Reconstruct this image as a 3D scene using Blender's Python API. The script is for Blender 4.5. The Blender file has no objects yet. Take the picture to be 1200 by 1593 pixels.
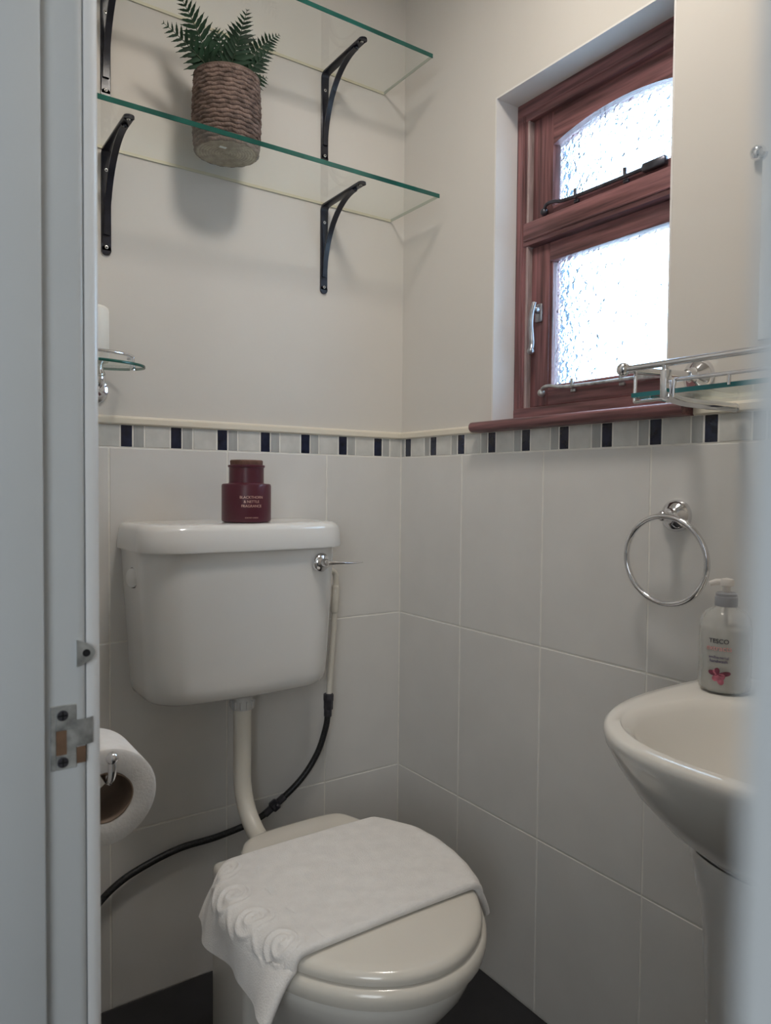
import bpy, bmesh, math, random
from mathutils import Vector, Matrix
PI = math.pi
random.seed(7)
C = bpy.context.scene.collection
scene = bpy.context.scene

# ------------------------------------------------------------------ camera, world, lights, exposure
cam = bpy.data.objects.new('camera', bpy.data.cameras.new('camera')); C.objects.link(cam); scene.camera = cam
YAW, PITCH, ROLL = 0.6011, -0.0348, 0.0091
fwd = Vector((math.sin(YAW)*math.cos(PITCH), math.cos(YAW)*math.cos(PITCH), math.sin(PITCH)))
rgt = Vector((math.cos(YAW), -math.sin(YAW), 0)); upv = rgt.cross(fwd)
R_ = math.cos(ROLL)*rgt + math.sin(ROLL)*upv; U_ = -math.sin(ROLL)*rgt + math.cos(ROLL)*upv
M = Matrix((R_, U_, -fwd)).transposed().to_4x4(); M.translation = Vector((-1.1107, -1.5504, 1.092))
cam.matrix_world = M
cam.data.sensor_fit = 'VERTICAL'; cam.data.sensor_height = 36; cam.data.lens = 1146.56/1593*36
cam.data.clip_start = 0.01
cam.data.dof.use_dof = True; cam.data.dof.focus_distance = 1.45; cam.data.dof.aperture_fstop = 9.5

w = bpy.data.worlds.new('sky'); scene.world = w; w.use_nodes = True
bg = w.node_tree.nodes['Background']; bg.inputs[0].default_value = (0.74, 0.86, 1.0, 1); bg.inputs[1].default_value = 9.0

def lamp(name, kind, loc, energy, color, size=0.1, rot=(0, 0, 0), portal=False, sy=None):
    l = bpy.data.lights.new(name, kind); l.energy = energy; l.color = color
    if kind == 'AREA':
        l.shape = 'RECTANGLE' if sy else 'DISK'; l.size = size
        if sy: l.size_y = sy
        l.cycles.is_portal = portal
    else: l.shadow_soft_size = size
    o = bpy.data.objects.new(name, l); C.objects.link(o); o.location = loc; o.rotation_euler = rot
    return o
lamp('window_portal', 'AREA', (0.236, -0.60, 1.57), 1, (1, 1, 1), 0.54, (0, math.radians(90), 0), True, 0.76)
lamp('ceiling_lamp_light', 'AREA', (-0.50, -0.82, 2.335), 7.1, (1.0, 0.925, 0.835), 0.24)
lamp('hall_fill_light', 'AREA', (-2.05, -2.45, 1.45), 14.0, (0.90, 0.96, 1.0), 0.7, Vector((0.66, 0.75, -0.05)).to_track_quat('-Z', 'Y').to_euler(), sy=1.0)  # fill light added in the unseen hall
scene.view_settings.view_transform = 'Standard'; scene.view_settings.look = 'None'
scene.view_settings.gamma = 1; scene.view_settings.use_curve_mapping = False
scene.view_settings.exposure = 0.08
scene.cycles.max_bounces = 10; scene.cycles.transparent_max_bounces = 16
scene.cycles.use_denoising = True

# ------------------------------------------------------------------ mesh helpers
class MB:
    def __init__(s): s.v = []; s.f = []; s.m = []
    def add(s, v, f, mi=0):
        o = len(s.v); s.v += [tuple(p) for p in v]
        for q in f: s.f.append([o+i for i in q]); s.m.append(mi)
    def bm(s, b, mi=0):
        b.verts.index_update(); s.add([x.co for x in b.verts], [[q.index for q in f.verts] for f in b.faces], mi); b.free()
    def box(s, a, b, mi=0, bev=0, seg=2):
        x0, y0, z0 = [min(p, q) for p, q in zip(a, b)]; x1, y1, z1 = [max(p, q) for p, q in zip(a, b)]
        k = bmesh.new(); bmesh.ops.create_cube(k, size=1)
        for p in k.verts: p.co = ((x0+x1)/2+p.co.x*(x1-x0), (y0+y1)/2+p.co.y*(y1-y0), (z0+z1)/2+p.co.z*(z1-z0))
        if bev: bmesh.ops.bevel(k, geom=k.edges[:], offset=bev, segments=seg, profile=0.5, affect='EDGES')
        s.bm(k, mi)
    def loft(s, rings, mi=0, cap0=True, cap1=True, close=True):
        n = len(rings[0]); v = [p for r in rings for p in r]; f = []
        for i in range(len(rings)-1):
            for j in range(n if close else n-1):
                k = (j+1) % n; f.append([i*n+j, i*n+k, (i+1)*n+k, (i+1)*n+j])
        if cap0: f.append(list(range(n))[::-1])
        if cap1: f.append([(len(rings)-1)*n+j for j in range(n)])
        s.add(v, f, mi)
    def lathe(s, prof, origin, axis=(0, 0, 1), n=32, mi=0, cap=True):
        o = Vector(origin); a = Vector(axis).normalized(); u = a.orthogonal().normalized(); w2 = a.cross(u)
        rings = [[o+a*h+(u*math.cos(2*PI*j/n)+w2*math.sin(2*PI*j/n))*max(r, 1e-5) for j in range(n)] for r, h in prof]
        s.loft(rings, mi, cap, cap)
    def tube(s, pts, r, n=12, mi=0, closed=False):
        P = [Vector(p) for p in pts]; k = len(P); rings = []; prev = None
        for i in range(k):
            t = ((P[(i+1) % k]-P[i-1]) if closed else (P[min(i+1, k-1)]-P[max(i-1, 0)])).normalized()
            u = t.orthogonal().normalized() if prev is None else (prev-t*prev.dot(t)).normalized()
            prev = u; b = t.cross(u); rr = r[i] if isinstance(r, (list, tuple)) else r
            rings.append([P[i]+(u*math.cos(2*PI*j/n)+b*math.sin(2*PI*j/n))*rr for j in range(n)])
        if closed:
            rings.append(rings[0]); s.loft(rings, mi, False, False)
        else: s.loft(rings, mi)
    def ball(s, c, r, mi=0, n=20, sc=(1, 1, 1)):
        k = bmesh.new(); bmesh.ops.create_uvsphere(k, u_segments=n, v_segments=n//2+2, radius=r)
        for p in k.verts: p.co = Vector((p.co.x*sc[0], p.co.y*sc[1], p.co.z*sc[2]))+Vector(c)
        s.bm(k, mi)
    def grid(s, fn, nu, nv, mi=0):
        v = [fn(i/(nu-1), j/(nv-1)) for i in range(nu) for j in range(nv)]
        s.add(v, [[i*nv+j, (i+1)*nv+j, (i+1)*nv+j+1, i*nv+j+1] for i in range(nu-1) for j in range(nv-1)], mi)

def smooth_path(pts, n=8):
    P = [Vector(p) for p in pts]; out = []
    for i in range(len(P)-1):
        a, b, c, d = P[max(i-1, 0)], P[i], P[i+1], P[min(i+2, len(P)-1)]
        for k in range(n):
            t = k/n; out.append(0.5*((2*b)+(c-a)*t+(2*a-5*b+4*c-d)*t*t+(3*b-a-3*c+d)*t**3))
    out.append(P[-1]); return out

def root_loc(p):
    while p.parent: p = p.parent
    return Vector(p.location)
def obj(name, mb, mats, parent=None, smooth=35, loc=None, sub=0):
    me = bpy.data.meshes.new(name)
    off = root_loc(parent) if parent else Vector(loc or (0, 0, 0))
    me.from_pydata([tuple(Vector(p)-off) for p in mb.v], [], mb.f)
    mats = mats if isinstance(mats, (list, tuple)) else [mats]
    for m in mats: me.materials.append(m)
    for p, k in zip(me.polygons, mb.m): p.material_index = k
    b = bmesh.new(); b.from_mesh(me); bmesh.ops.recalc_face_normals(b, faces=b.faces[:]); b.to_mesh(me); b.free()
    if smooth:
        for p in me.polygons: p.use_smooth = True
        me.set_sharp_from_angle(angle=math.radians(smooth))
    me.update()
    o = bpy.data.objects.new(name, me); C.objects.link(o)
    if parent: o.parent = parent
    else: o.location = off
    if sub:
        q = o.modifiers.new('subdivision', 'SUBSURF'); q.levels = sub; q.render_levels = sub
    return o
def tag(o, label, cat, group=None, kind=None):
    o['label'] = label; o['category'] = cat
    if group: o['group'] = group
    if kind: o['kind'] = kind
    return o
def thing(name, label, cat, loc, group=None, kind=None):
    o = bpy.data.objects.new(name, None); C.objects.link(o); o.location = loc; o.empty_display_size = 0.05
    return tag(o, label, cat, group, kind)

# ------------------------------------------------------------------ materials
def mat(name, col, rough=0.5, metal=0, var=0.06, scale=6, bump=0, bscale=60, spec=0.5, coat=0, sheen=0, stretch=None):
    m = bpy.data.materials.new(name); m.use_nodes = True; t = m.node_tree; n = t.nodes; b = n['Principled BSDF']
    b.inputs['Roughness'].default_value = rough; b.inputs['Metallic'].default_value = metal
    b.inputs['Specular IOR Level'].default_value = spec; b.inputs['Coat Weight'].default_value = coat
    b.inputs['Coat Roughness'].default_value = 0.08
    if sheen: b.inputs['Sheen Weight'].default_value = sheen
    tc = n.new('ShaderNodeTexCoord'); src = tc.outputs['Object']
    if stretch:
        mp = n.new('ShaderNodeMapping'); mp.inputs['Scale'].default_value = stretch; t.links.new(src, mp.inputs[0]); src = mp.outputs[0]
    nz = n.new('ShaderNodeTexNoise'); nz.inputs['Scale'].default_value = scale; nz.inputs['Detail'].default_value = 5
    t.links.new(src, nz.inputs['Vector'])
    cr = n.new('ShaderNodeValToRGB'); e = cr.color_ramp.elements
    e[0].position = 0.3; e[1].position = 0.7
    e[0].color = tuple(c*(1-var) for c in col)+(1,); e[1].color = tuple(min(1, c*(1+var)) for c in col)+(1,)
    t.links.new(nz.outputs['Fac'], cr.inputs[0]); t.links.new(cr.outputs[0], b.inputs['Base Color'])
    if bump:
        n2 = n.new('ShaderNodeTexNoise'); n2.inputs['Scale'].default_value = bscale; n2.inputs['Detail'].default_value = 4
        t.links.new(src, n2.inputs['Vector'])
        bp = n.new('ShaderNodeBump'); bp.inputs['Strength'].default_value = bump; bp.inputs['Distance'].default_value = 0.002
        t.links.new(n2.outputs['Fac'], bp.inputs['Height']); t.links.new(bp.outputs[0], b.inputs['Normal'])
    return m
def ramp_nodes(m):
    return [x for x in m.node_tree.nodes if x.type == 'VALTORGB'][0].color_ramp

PAINT = mat('cream_emulsion', (0.645, 0.615, 0.570), 0.75, var=0.025, scale=3, bump=0.12, bscale=40)
REVEAL = mat('white_reveal_paint', (0.74, 0.72, 0.70), 0.6, var=0.02, bump=0.08)
HALLP = mat('hall_paint', (0.40, 0.41, 0.42), 0.8, var=0.02)
CEIL = mat('ceiling_white', (0.75, 0.73, 0.70), 0.8, var=0.02)
TILE = mat('wall_tile_glaze', (0.68, 0.665, 0.64), 0.28, var=0.03, scale=9, bump=0.05, bscale=25)
GROUT = mat('grout', (0.80, 0.78, 0.73), 0.9, var=0.08, scale=30)
LEDGE = mat('ledge_ceramic', (0.74, 0.68, 0.57), 0.3, var=0.03)
MWHITE = mat('mosaic_pale_marble', (0.60, 0.595, 0.565), 0.22, var=0.10, scale=28)
MGREY = mat('mosaic_grey_marble', (0.40, 0.405, 0.395), 0.22, var=0.12, scale=60, stretch=(1, 1, 0.2))
MDARK = mat('mosaic_black_marble', (0.010, 0.013, 0.035), 0.18, var=0.5, scale=40)
FLOOR = mat('charcoal_floor_tile', (0.018, 0.018, 0.021), 0.4, var=0.25, scale=12)
RENDERWALL = mat('outside_render', (0.035, 0.085, 0.14), 0.9, var=0.1)
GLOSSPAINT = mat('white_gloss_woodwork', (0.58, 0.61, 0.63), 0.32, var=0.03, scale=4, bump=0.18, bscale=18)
BAREWOOD = mat('bare_chipped_wood', (0.17, 0.10, 0.06), 0.8, var=0.3, scale=40)
PORC = mat('white_porcelain', (0.76, 0.75, 0.73), 0.12, var=0.015, coat=0.3)
PORCB = mat('cream_porcelain', (0.76, 0.735, 0.685), 0.12, var=0.015, coat=0.3)
PLAST = mat('white_plastic', (0.70, 0.67, 0.60), 0.3, var=0.02)
SEAT = mat('cream_seat_plastic', (0.72, 0.68, 0.61), 0.16, var=0.015, coat=0.2)
CATCH = mat('window_catch_metal', (0.42, 0.42, 0.45), 0.28, metal=0.9, var=0.3, scale=40)
LITTRIM = mat('window_lit_gloss', (0.80, 0.82, 0.84), 0.3, var=0.02)  # left architrave only: window light on it put into a paler gloss
CHROME = mat('chrome', (0.78, 0.78, 0.80), 0.09, metal=1, var=0.03, scale=20)
STEEL = mat('worn_steel', (0.46, 0.48, 0.48), 0.35, metal=0.6, var=0.45, scale=60, bump=0.2, bscale=120)
DULL = mat('bronze_window_iron', (0.10, 0.10, 0.12), 0.35, metal=0.8, var=0.3, scale=40)
IRON = mat('dark_painted_iron', (0.010, 0.011, 0.020), 0.30, var=0.4, scale=40, bump=0.1, bscale=90)
SCREW = mat('screw_head', (0.62, 0.62, 0.60), 0.3, metal=0.8, var=0.1)
HOLE = mat('dark_hole', (0.008, 0.008, 0.010), 0.8)
PAPER = mat('toilet_tissue', (0.78, 0.77, 0.76), 0.95, var=0.03, scale=80, bump=0.3, bscale=260)
CARD = mat('cardboard_core', (0.24, 0.18, 0.14), 0.9, var=0.12, scale=30)
BRAID = mat('braided_hose', (0.030, 0.031, 0.034), 0.42, metal=0.4, var=0.5, scale=260)
LEAF = mat('fern_leaf', (0.008, 0.030, 0.014), 0.55, var=0.45, scale=30, spec=0.25)
STEM = mat('fern_stem', (0.020, 0.040, 0.018), 0.6, var=0.3)
JAR = mat('plum_frosted_glass', (0.090, 0.015, 0.029), 0.34, var=0.12, scale=14, spec=0.5)
CORK = mat('brown_cork', (0.16, 0.085, 0.065), 0.9, var=0.25, scale=90, bump=0.4, bscale=120)
GOLD = mat('foil_lettering', (0.80, 0.52, 0.44), 0.35, metal=0.3, var=0.05)
TERRY = mat('white_terry', (0.79, 0.765, 0.74), 1.0, var=0.04, scale=50, bump=0.55, bscale=420, spec=0.15, sheen=0.3)
CANDLE = mat('white_canister', (0.80, 0.78, 0.72), 0.45, var=0.02)
MIRR = mat('mirror_silver', (0.85, 0.87, 0.87), 0.02, metal=1, var=0.01)
INK = mat('black_print', (0.03, 0.03, 0.04), 0.5)
PINKINK = mat('pink_print', (0.62, 0.30, 0.30), 0.5)
PURPLEINK = mat('purple_print', (0.08, 0.06, 0.14), 0.5)
PETAL = mat('petal_print', (0.42, 0.12, 0.17), 0.5, var=0.4, scale=120)
PETALD = mat('dark_petal_print', (0.16, 0.03, 0.06), 0.5, var=0.3, scale=120)
MINT = mat('mint_print', (0.48, 0.60, 0.55), 0.5, var=0.05)
COLLAR = mat('grey_collar_plastic', (0.36, 0.37, 0.40), 0.3, var=0.04)
LINENW = mat('sticker_paper', (0.75, 0.75, 0.75), 0.7)

# wood: stretched grain; purple lens haze mixed into the reddish base colour
def wood(name, axis):
    st = [30, 30, 30]; st[axis] = 1.6
    m = mat(name, (0.180, 0.080, 0.082), 0.40, var=0.62, scale=3.2, bump=0.25, bscale=5, stretch=tuple(st))
    return m
WOODV = wood('reddish_wood_upright', 2); WOODH = wood('reddish_wood_rail', 1)
WEAR = mat('worn_pale_wood', (0.33, 0.25, 0.24), 0.6, var=0.35, scale=14, stretch=(6, 6, 1))

def basket_mat():
    m = mat('woven_seagrass', (0.150, 0.104, 0.088), 0.9, var=0.5, scale=55, bump=0.5, bscale=260)
    return m
BASKET = basket_mat()
BASKETB = mat('woven_base', (0.36, 0.29, 0.22), 0.9, var=0.3, scale=60, bump=0.6, bscale=200)

def glass_sheet(name, tint):
    m = bpy.data.materials.new(name); m.use_nodes = True; t = m.node_tree; n = t.nodes; n.clear()
    out = n.new('ShaderNodeOutputMaterial'); mx = n.new('ShaderNodeMixShader'); tr = n.new('ShaderNodeBsdfTransparent')
    gl = n.new('ShaderNodeBsdfGlossy'); fr = n.new('ShaderNodeLayerWeight'); fr.inputs[0].default_value = 0.5
    nz = n.new('ShaderNodeTexNoise'); nz.inputs['Scale'].default_value = 5
    rp = n.new('ShaderNodeMapRange'); rp.inputs[3].default_value = 0.01; rp.inputs[4].default_value = 0.03
    t.links.new(nz.outputs[0], rp.inputs[0]); t.links.new(rp.outputs[0], gl.inputs['Roughness'])
    tr.inputs[0].default_value = tint+(1,); gl.inputs[0].default_value = (0.9, 1, 0.95, 1)
    pw = n.new('ShaderNodeMath'); pw.operation = 'POWER'; pw.inputs[1].default_value = 5
    ml = n.new('ShaderNodeMath'); ml.operation = 'MULTIPLY_ADD'; ml.inputs[1].default_value = 0.55; ml.inputs[2].default_value = 0.03
    t.links.new(fr.outputs['Facing'], pw.inputs[0]); t.links.new(pw.outputs[0], ml.inputs[0]); t.links.new(ml.outputs[0], mx.inputs[0])
    t.links.new(tr.outputs[0], mx.inputs[1]); t.links.new(gl.outputs[0], mx.inputs[2]); t.links.new(mx.outputs[0], out.inputs[0])
    return m
GLASS = glass_sheet('clear_shelf_glass', (0.985, 0.992, 0.988))
GEDGE = mat('green_glass_edge', (0.012, 0.085, 0.068), 0.12, var=0.35, scale=12)
GEDGEB = mat('teal_glass_edge', (0.03, 0.24, 0.26), 0.12, var=0.3, scale=12)

def pane_mat():
    m = bpy.data.materials.new('hammered_obscure_glass'); m.use_nodes = True; t = m.node_tree; n = t.nodes; n.clear()
    L = t.links.new
    out = n.new('ShaderNodeOutputMaterial'); mx = n.new('ShaderNodeMixShader'); mx.inputs[0].default_value = 0.97
    tr = n.new('ShaderNodeBsdfTransparent'); gl = n.new('ShaderNodeBsdfGlass'); gl.inputs['Roughness'].default_value = 0.03; gl.inputs['IOR'].default_value = 1.45
    tr.inputs[0].default_value = (0.86, 0.94, 1, 1); gl.inputs[0].default_value = (0.82, 0.93, 1, 1)
    tc = n.new('ShaderNodeTexCoord'); vo = n.new('ShaderNodeTexVoronoi'); vo.feature = 'SMOOTH_F1'; vo.inputs['Scale'].default_value = 95
    nz = n.new('ShaderNodeTexNoise'); nz.inputs['Scale'].default_value = 60
    mxv = n.new('ShaderNodeMixRGB'); mxv.inputs[0].default_value = 0.02
    L(tc.outputs['Object'], nz.inputs['Vector']); L(tc.outputs['Object'], mxv.inputs[1]); L(nz.outputs['Color'], mxv.inputs[2]); L(mxv.outputs[0], vo.inputs['Vector'])
    bp = n.new('ShaderNodeBump'); bp.inputs['Strength'].default_value = 1.0; bp.inputs['Distance'].default_value = 0.0036
    L(vo.outputs['Distance'], bp.inputs['Height']); L(bp.outputs[0], gl.inputs['Normal'])
    L(tr.outputs[0], mx.inputs[1]); L(gl.outputs[0], mx.inputs[2]); L(mx.outputs[0], out.inputs[0])
    return m
PANE = pane_mat()

def bottle_mat():
    m = bpy.data.materials.new('clear_bottle_plastic'); m.use_nodes = True; t = m.node_tree; n = t.nodes; b = n['Principled BSDF']
    b.inputs['Base Color'].default_value = (0.86, 0.86, 0.84, 1); b.inputs['Roughness'].default_value = 0.08
    tr = n.new('ShaderNodeBsdfTransparent'); tr.inputs[0].default_value = (0.93, 0.93, 0.92, 1); mx = n.new('ShaderNodeMixShader')
    nz = n.new('ShaderNodeTexNoise'); nz.inputs['Scale'].default_value = 4
    rp = n.new('ShaderNodeMapRange'); rp.inputs[3].default_value = 0.66; rp.inputs[4].default_value = 0.74
    t.links.new(nz.outputs[0], rp.inputs[0]); t.links.new(rp.outputs[0], mx.inputs[0])
    t.links.new(b.outputs[0], mx.inputs[1]); t.links.new(tr.outputs[0], mx.inputs[2])
    t.links.new(mx.outputs[0], n['Material Output'].inputs[0])
    return m
BOTTLE = bottle_mat()
LIQUID = mat('milky_handwash', (0.44, 0.435, 0.42), 0.3, var=0.03)
def lampmat(name, col, s):
    m = bpy.data.materials.new(name); m.use_nodes = True; b = m.node_tree.nodes['Principled BSDF']
    b.inputs['Base Color'].default_value = (0.9, 0.88, 0.85, 1); b.inputs['Emission Color'].default_value = col+(1,); b.inputs['Emission Strength'].default_value = s
    return m
LAMPG = lampmat('lit_lamp_diffuser', (1.0, 0.88, 0.72), 2.0)

# ------------------------------------------------------------------ setting
ROWS = [0.0, 0.367, 0.767, 1.167]
G = 0.0016
def tiled(mb, plane, cols, wall, mi):
    """tiles whose face lies at the plane; cols are coordinates along the wall."""
    for a, b in zip(cols[:-1], cols[1:]):
        lo, hi = min(a, b)+G, max(a, b)-G
        for z0, z1 in zip(ROWS[:-1], ROWS[1:]):
            if plane == 'y': mb.box((lo, wall, z0+G), (hi, wall+0.006, z1-G), mi, 0.0012, 2)
            else: mb.box((wall, lo, z0+G), (wall+0.006, hi, z1-G), mi, 0.0012, 2)
WL = -0.959
# back wall
mb = MB()
mb.box((WL-0.1, 0.0011, -0.02), (0.1, 0.12, 1.222), 1)
mb.box((WL-0.1, 0.004, 1.222), (0.1, 0.12, 2.42), 0)
tiled(mb, 'y', [0, -0.2205, -0.474, -0.7277, WL], 0.0, 2)
tag(obj('wall_back', mb, [PAINT, GROUT, TILE], smooth=0), 'cream wall with tiled lower half behind the toilet cistern', 'wall', kind='structure')
# right wall with the window opening
mb = MB()
SILLZ, TOPZ = 1.245, 1.936; WY0, WY1 = -0.775, -0.337
mb.box((0.0011, -1.80, -0.02), (0.067, 0.004, 1.222), 1)
mb.box((0.004, WY1, 1.222), (0.067, 0.004, 2.42), 0)
mb.box((0.004, -1.80, 1.222), (0.067, WY0, 2.42), 0)
mb.box((0.004, WY0, TOPZ), (0.067, WY1, 2.42), 0)
mb.box((0.004, WY0, 1.222), (0.067, WY1, SILLZ-0.012), 0)
mb.box((0.067, -1.80, -0.02), (0.235, 0.1, 1.235), 3)
mb.box((0.067, WY1, 1.235), (0.235, 0.1, 2.42), 3)
mb.box((0.067, -1.80, 1.235), (0.235, -0.868, 2.42), 3)
mb.box((0.067, -0.868, 1.945), (0.235, WY1, 2.42), 3)
tiled(mb, 'x', [0, -0.2414, -0.495, -0.7486, -1.0022, -1.2558, -1.5094, -1.75], 0.0, 2)
# smooth white plaster lining of the recess
mb.box((0.0035, WY1-0.002, SILLZ-0.01), (0.067, WY1+0.002, TOPZ), 4)
mb.box((0.0035, WY0-0.002, SILLZ-0.01), (0.067, WY0+0.002, TOPZ), 4)
mb.box((0.0035, WY0, TOPZ-0.002), (0.067, WY1, TOPZ+0.002), 4)
tag(obj('wall_right', mb, [PAINT, GROUT, TILE, RENDERWALL, REVEAL], smooth=0), 'cream wall with tiled lower half and deep window recess', 'wall', kind='structure')
# left wall with the doorway, near wall
DY1, DY0 = -0.856, -1.5232          # faces of the two door jambs
mb = MB()
mb.box((WL-0.10, DY1+0.022, -0.02), (WL, 0.0, 2.42), 0)
mb.box((WL-0.10, -1.80, -0.02), (WL, DY0-0.022, 2.42), 0)
mb.box((WL-0.10, DY0-0.022, 2.03), (WL, DY1+0.022, 2.42), 0)
tag(obj('wall_left', mb, [PAINT], smooth=30), 'wall holding the doorway on the near side', 'wall', kind='structure')
mb = MB(); mb.box((WL-0.1, -1.80, -0.02), (0.0, -1.75, 2.42), 0)
tag(obj('wall_front', mb, [PAINT]), 'plain cream wall opposite the cistern', 'wall', kind='structure')
# floor tiles
mb = MB(); mb.box((-2.4, -2.8, -0.06), (0.05, 0.05, -0.003), 0)
x = -2.3
while x < 0.0:
    y = -2.7
    while y < 0.0:
        mb.box((x+G, y+G, -0.02), (min(x+0.3, 0.0)-G, min(y+0.3, 0.0)-G, 0.0), 1, 0.001, 1); y += 0.3
    x += 0.3
tag(obj('floor', mb, [mat('dark_grout', (0.012, 0.012, 0.013), 0.9), FLOOR], smooth=0), 'dark charcoal tiled floor', 'floor', kind='structure')
mb = MB(); mb.box((-2.4, -2.8, 2.40), (0.235, 0.12, 2.46), 0)
tag(obj('ceiling', mb, CEIL), 'white ceiling', 'ceiling', kind='structure')
# hall shell around the camera
for nm, a, b in (('wall_hall_left', (-2.42, -2.8, -0.02), (-2.36, 0.12, 2.42)), ('wall_hall_back', (-2.42, 0.06, -0.02), (WL-0.1, 0.12, 2.42)), ('wall_hall_front', (-2.42, -2.84, -0.02), (WL-0.1, -2.78, 2.42)), ('wall_hall_right', (WL-0.1, -2.84, -0.02), (WL-0.02, -1.80, 2.42))):
    mb = MB(); mb.box(a, b); tag(obj(nm, mb, HALLP), 'plain pale wall of the hallway outside the door', 'wall', kind='structure')

# mosaic border and ledge
P = 0.1035
def mosaic(name, plane, spans, length, label):
    mb = MB(); z0, z1 = 1.1685, 1.2125
    if plane == 'y': mb.box((-length, 0.0008, 1.167), (0, 0.004, 1.214), 0)
    else: mb.box((0.0008, -length, 1.167), (0.004, 0, 1.214), 0)
    for a, b, k in spans:
        if plane == 'y': mb.box((-b, 0, z0), (-a, 0.003, z1), k, 0.0009, 2)
        else: mb.box((0, -b, z0), (0.003, -a, z1), k, 0.0009, 2)
    return tag(obj(name, mb, [GROUT, MWHITE, MGREY, MDARK], smooth=0), label, 'tile border', kind='structure')
sp = [(0.0015, 0.034, 1), (0.0375, 0.0575, 2)]
k = 0.0607
while k < 0.95:
    for a, b, m_ in ((0, 0.0225, 3), (0.026, 0.026+0.0, 0),):
        if b > a: sp.append((k+a, min(k+b, 0.957), m_))
    for a, b, m_ in ((0.0255, 0.0765, 1), (0.0795, 0.1005, 2)):
        if k+a < 0.955: sp.append((k+a, min(k+b, 0.957), m_))
    k += P
mosaic('trim_1', 'y', sp, 0.958, 'marble mosaic border of white, grey and black tiles on the cistern wall')
sp = [(0.0015, 0.0145, 2)]; k = 0.0182
while k < 1.74:
    for a, b, m_ in ((0, 0.0225, 3), (0.0255, 0.0775, 1), (0.0805, 0.1005, 2)):
        if k+a < 1.745: sp.append((k+a, min(k+b, 1.749), m_))
    k += 0.1039
mosaic('trim_2', 'x', sp, 1.75, 'marble mosaic border of white, grey and black tiles below the window')
prof = [(0.004, 1.2135), (-0.004, 1.2135), (-0.0065, 1.216), (-0.0065, 1.226), (-0.004, 1.230), (0.004, 1.2315)]
mb = MB(); mb.loft([[(xx, d, z) for d, z in prof] for xx in (WL, 0.0)])
tag(obj('trim_3', mb, LEDGE, smooth=0), 'cream ceramic ledge strip above the mosaic on the cistern wall', 'trim', kind='structure')
mb = MB(); mb.loft([[(d, yy, z) for d, z in prof] for yy in (0.0, -0.302)]); mb.loft([[(d, yy, z) for d, z in prof] for yy in (-0.832, -1.75)])
tag(obj('trim_4', mb, LEDGE, smooth=0), 'cream ceramic ledge strip beside the window sill', 'trim', kind='structure')

# ------------------------------------------------------------------ door frame on the left
door = thing('door_1', 'white painted door frame with worn strike plate at the left edge', 'door frame', (WL, DY1, 0.0), kind='structure')
def lining(y, s):
    mb = MB()   # s=+1: board occupies y..y+s*.022
    pr_ = [(-1.062, y), (-0.967, y)] + [(-0.967+0.008*math.sin(a), y+s*(0.008-0.008*math.cos(a))) for a in [PI/2*i/5 for i in range(1, 6)]] + [(-0.959, y+s*0.022), (-1.062, y+s*0.022)]
    mb.loft([[(px, py, z) for px, py in pr_] for z in (0, 2.01)])
    return mb
obj('door_lining', lining(DY1, 1), GLOSSPAINT, door)
obj('door_lining', lining(DY0, -1), GLOSSPAINT, door)
mb = MB(); mb.box((-1.062, DY1-0.012, 0), (-0.996, DY1, 2.0), 0, 0.0025, 2); obj('door_stop', mb, GLOSSPAINT, door)
mb = MB(); mb.box((-1.062, DY0-0.02, 2.0), (-0.959, DY1+0.02, 2.03), 0); obj('door_head', mb, GLOSSPAINT, door)
def archi(y0, y1):
    mb = MB()
    a = [(-0.9588, 0.0), (-0.9545, 0.0), (-0.951, 0.001), (-0.9475, 0.004), (-0.9455, 0.008), (-0.945, 0.012), (-0.945, 0.052), (-0.9588, 0.055)]
    s = 1 if y1 > y0 else -1
    mb.loft([[(px, y0+s*d, z) for px, d in a] for z in (0, 2.07)])
    return mb
obj('architrave', archi(DY1+0.004, DY1+0.06), LITTRIM, door, smooth=60)
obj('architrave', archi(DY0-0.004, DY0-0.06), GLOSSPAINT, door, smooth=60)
# strike plate
mb = MB(); yp = DY1-0.0014
def plate(mb, poly, y0, y1, mi=0):
    mb.loft([[(px, y, pz) for px, pz in poly] for y in (y0, y1)], mi)
# a plate with a square latch hole: four strips round the hole and the lip
hx0, hx1, hz0, hz1 = -0.9855, -0.9765, 0.851, 0.873
mb.box((-0.990, yp, 0.838), (hx0, DY1+0.0005, 0.8955), 0, 0.0005, 1)
mb.box((hx0, yp, hz1), (-0.9685, DY1+0.0005, 0.8955), 0, 0.0005, 1)
mb.box((hx0, yp, 0.838), (-0.9685, DY1+0.0005, hz0), 0, 0.0005, 1)
mb.box((hx1, yp, hz0), (-0.9685, DY1+0.0005, hz1), 0, 0.0005, 1)
mb.grid(lambda u, v: (-0.970+0.0165*u, yp-0.0002+0.004*u**3, 0.857+0.024*v), 8, 4)
sp_ = obj('strike_plate', mb, STEEL, door); sp_['label'] = 'worn steel strike plate spotted with white paint'
mb = MB(); mb.box((hx0, DY1-0.0004, hz0), (hx1, DY1+0.0003, hz1)); o = obj('latch_hole', mb, BAREWOOD, sp_)
for zz in (0.8865, 0.8445):
    mb = MB(); mb.lathe([(0.0048, 0), (0.0046, 0.0006), (0.0025, 0.0009), (0.0006, 0.0004)], (-0.980, yp, zz), (0, -1, 0), 20)
    mb.box((-0.9838, yp-0.0012, zz-0.0006), (-0.9762, yp-0.0006, zz+0.0006), 1); mb.box((-0.9806, yp-0.0012, zz-0.0038), (-0.9794, yp-0.0006, zz+0.0038), 1)
    obj('screw', mb, [DULL, HOLE], sp_)
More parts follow.
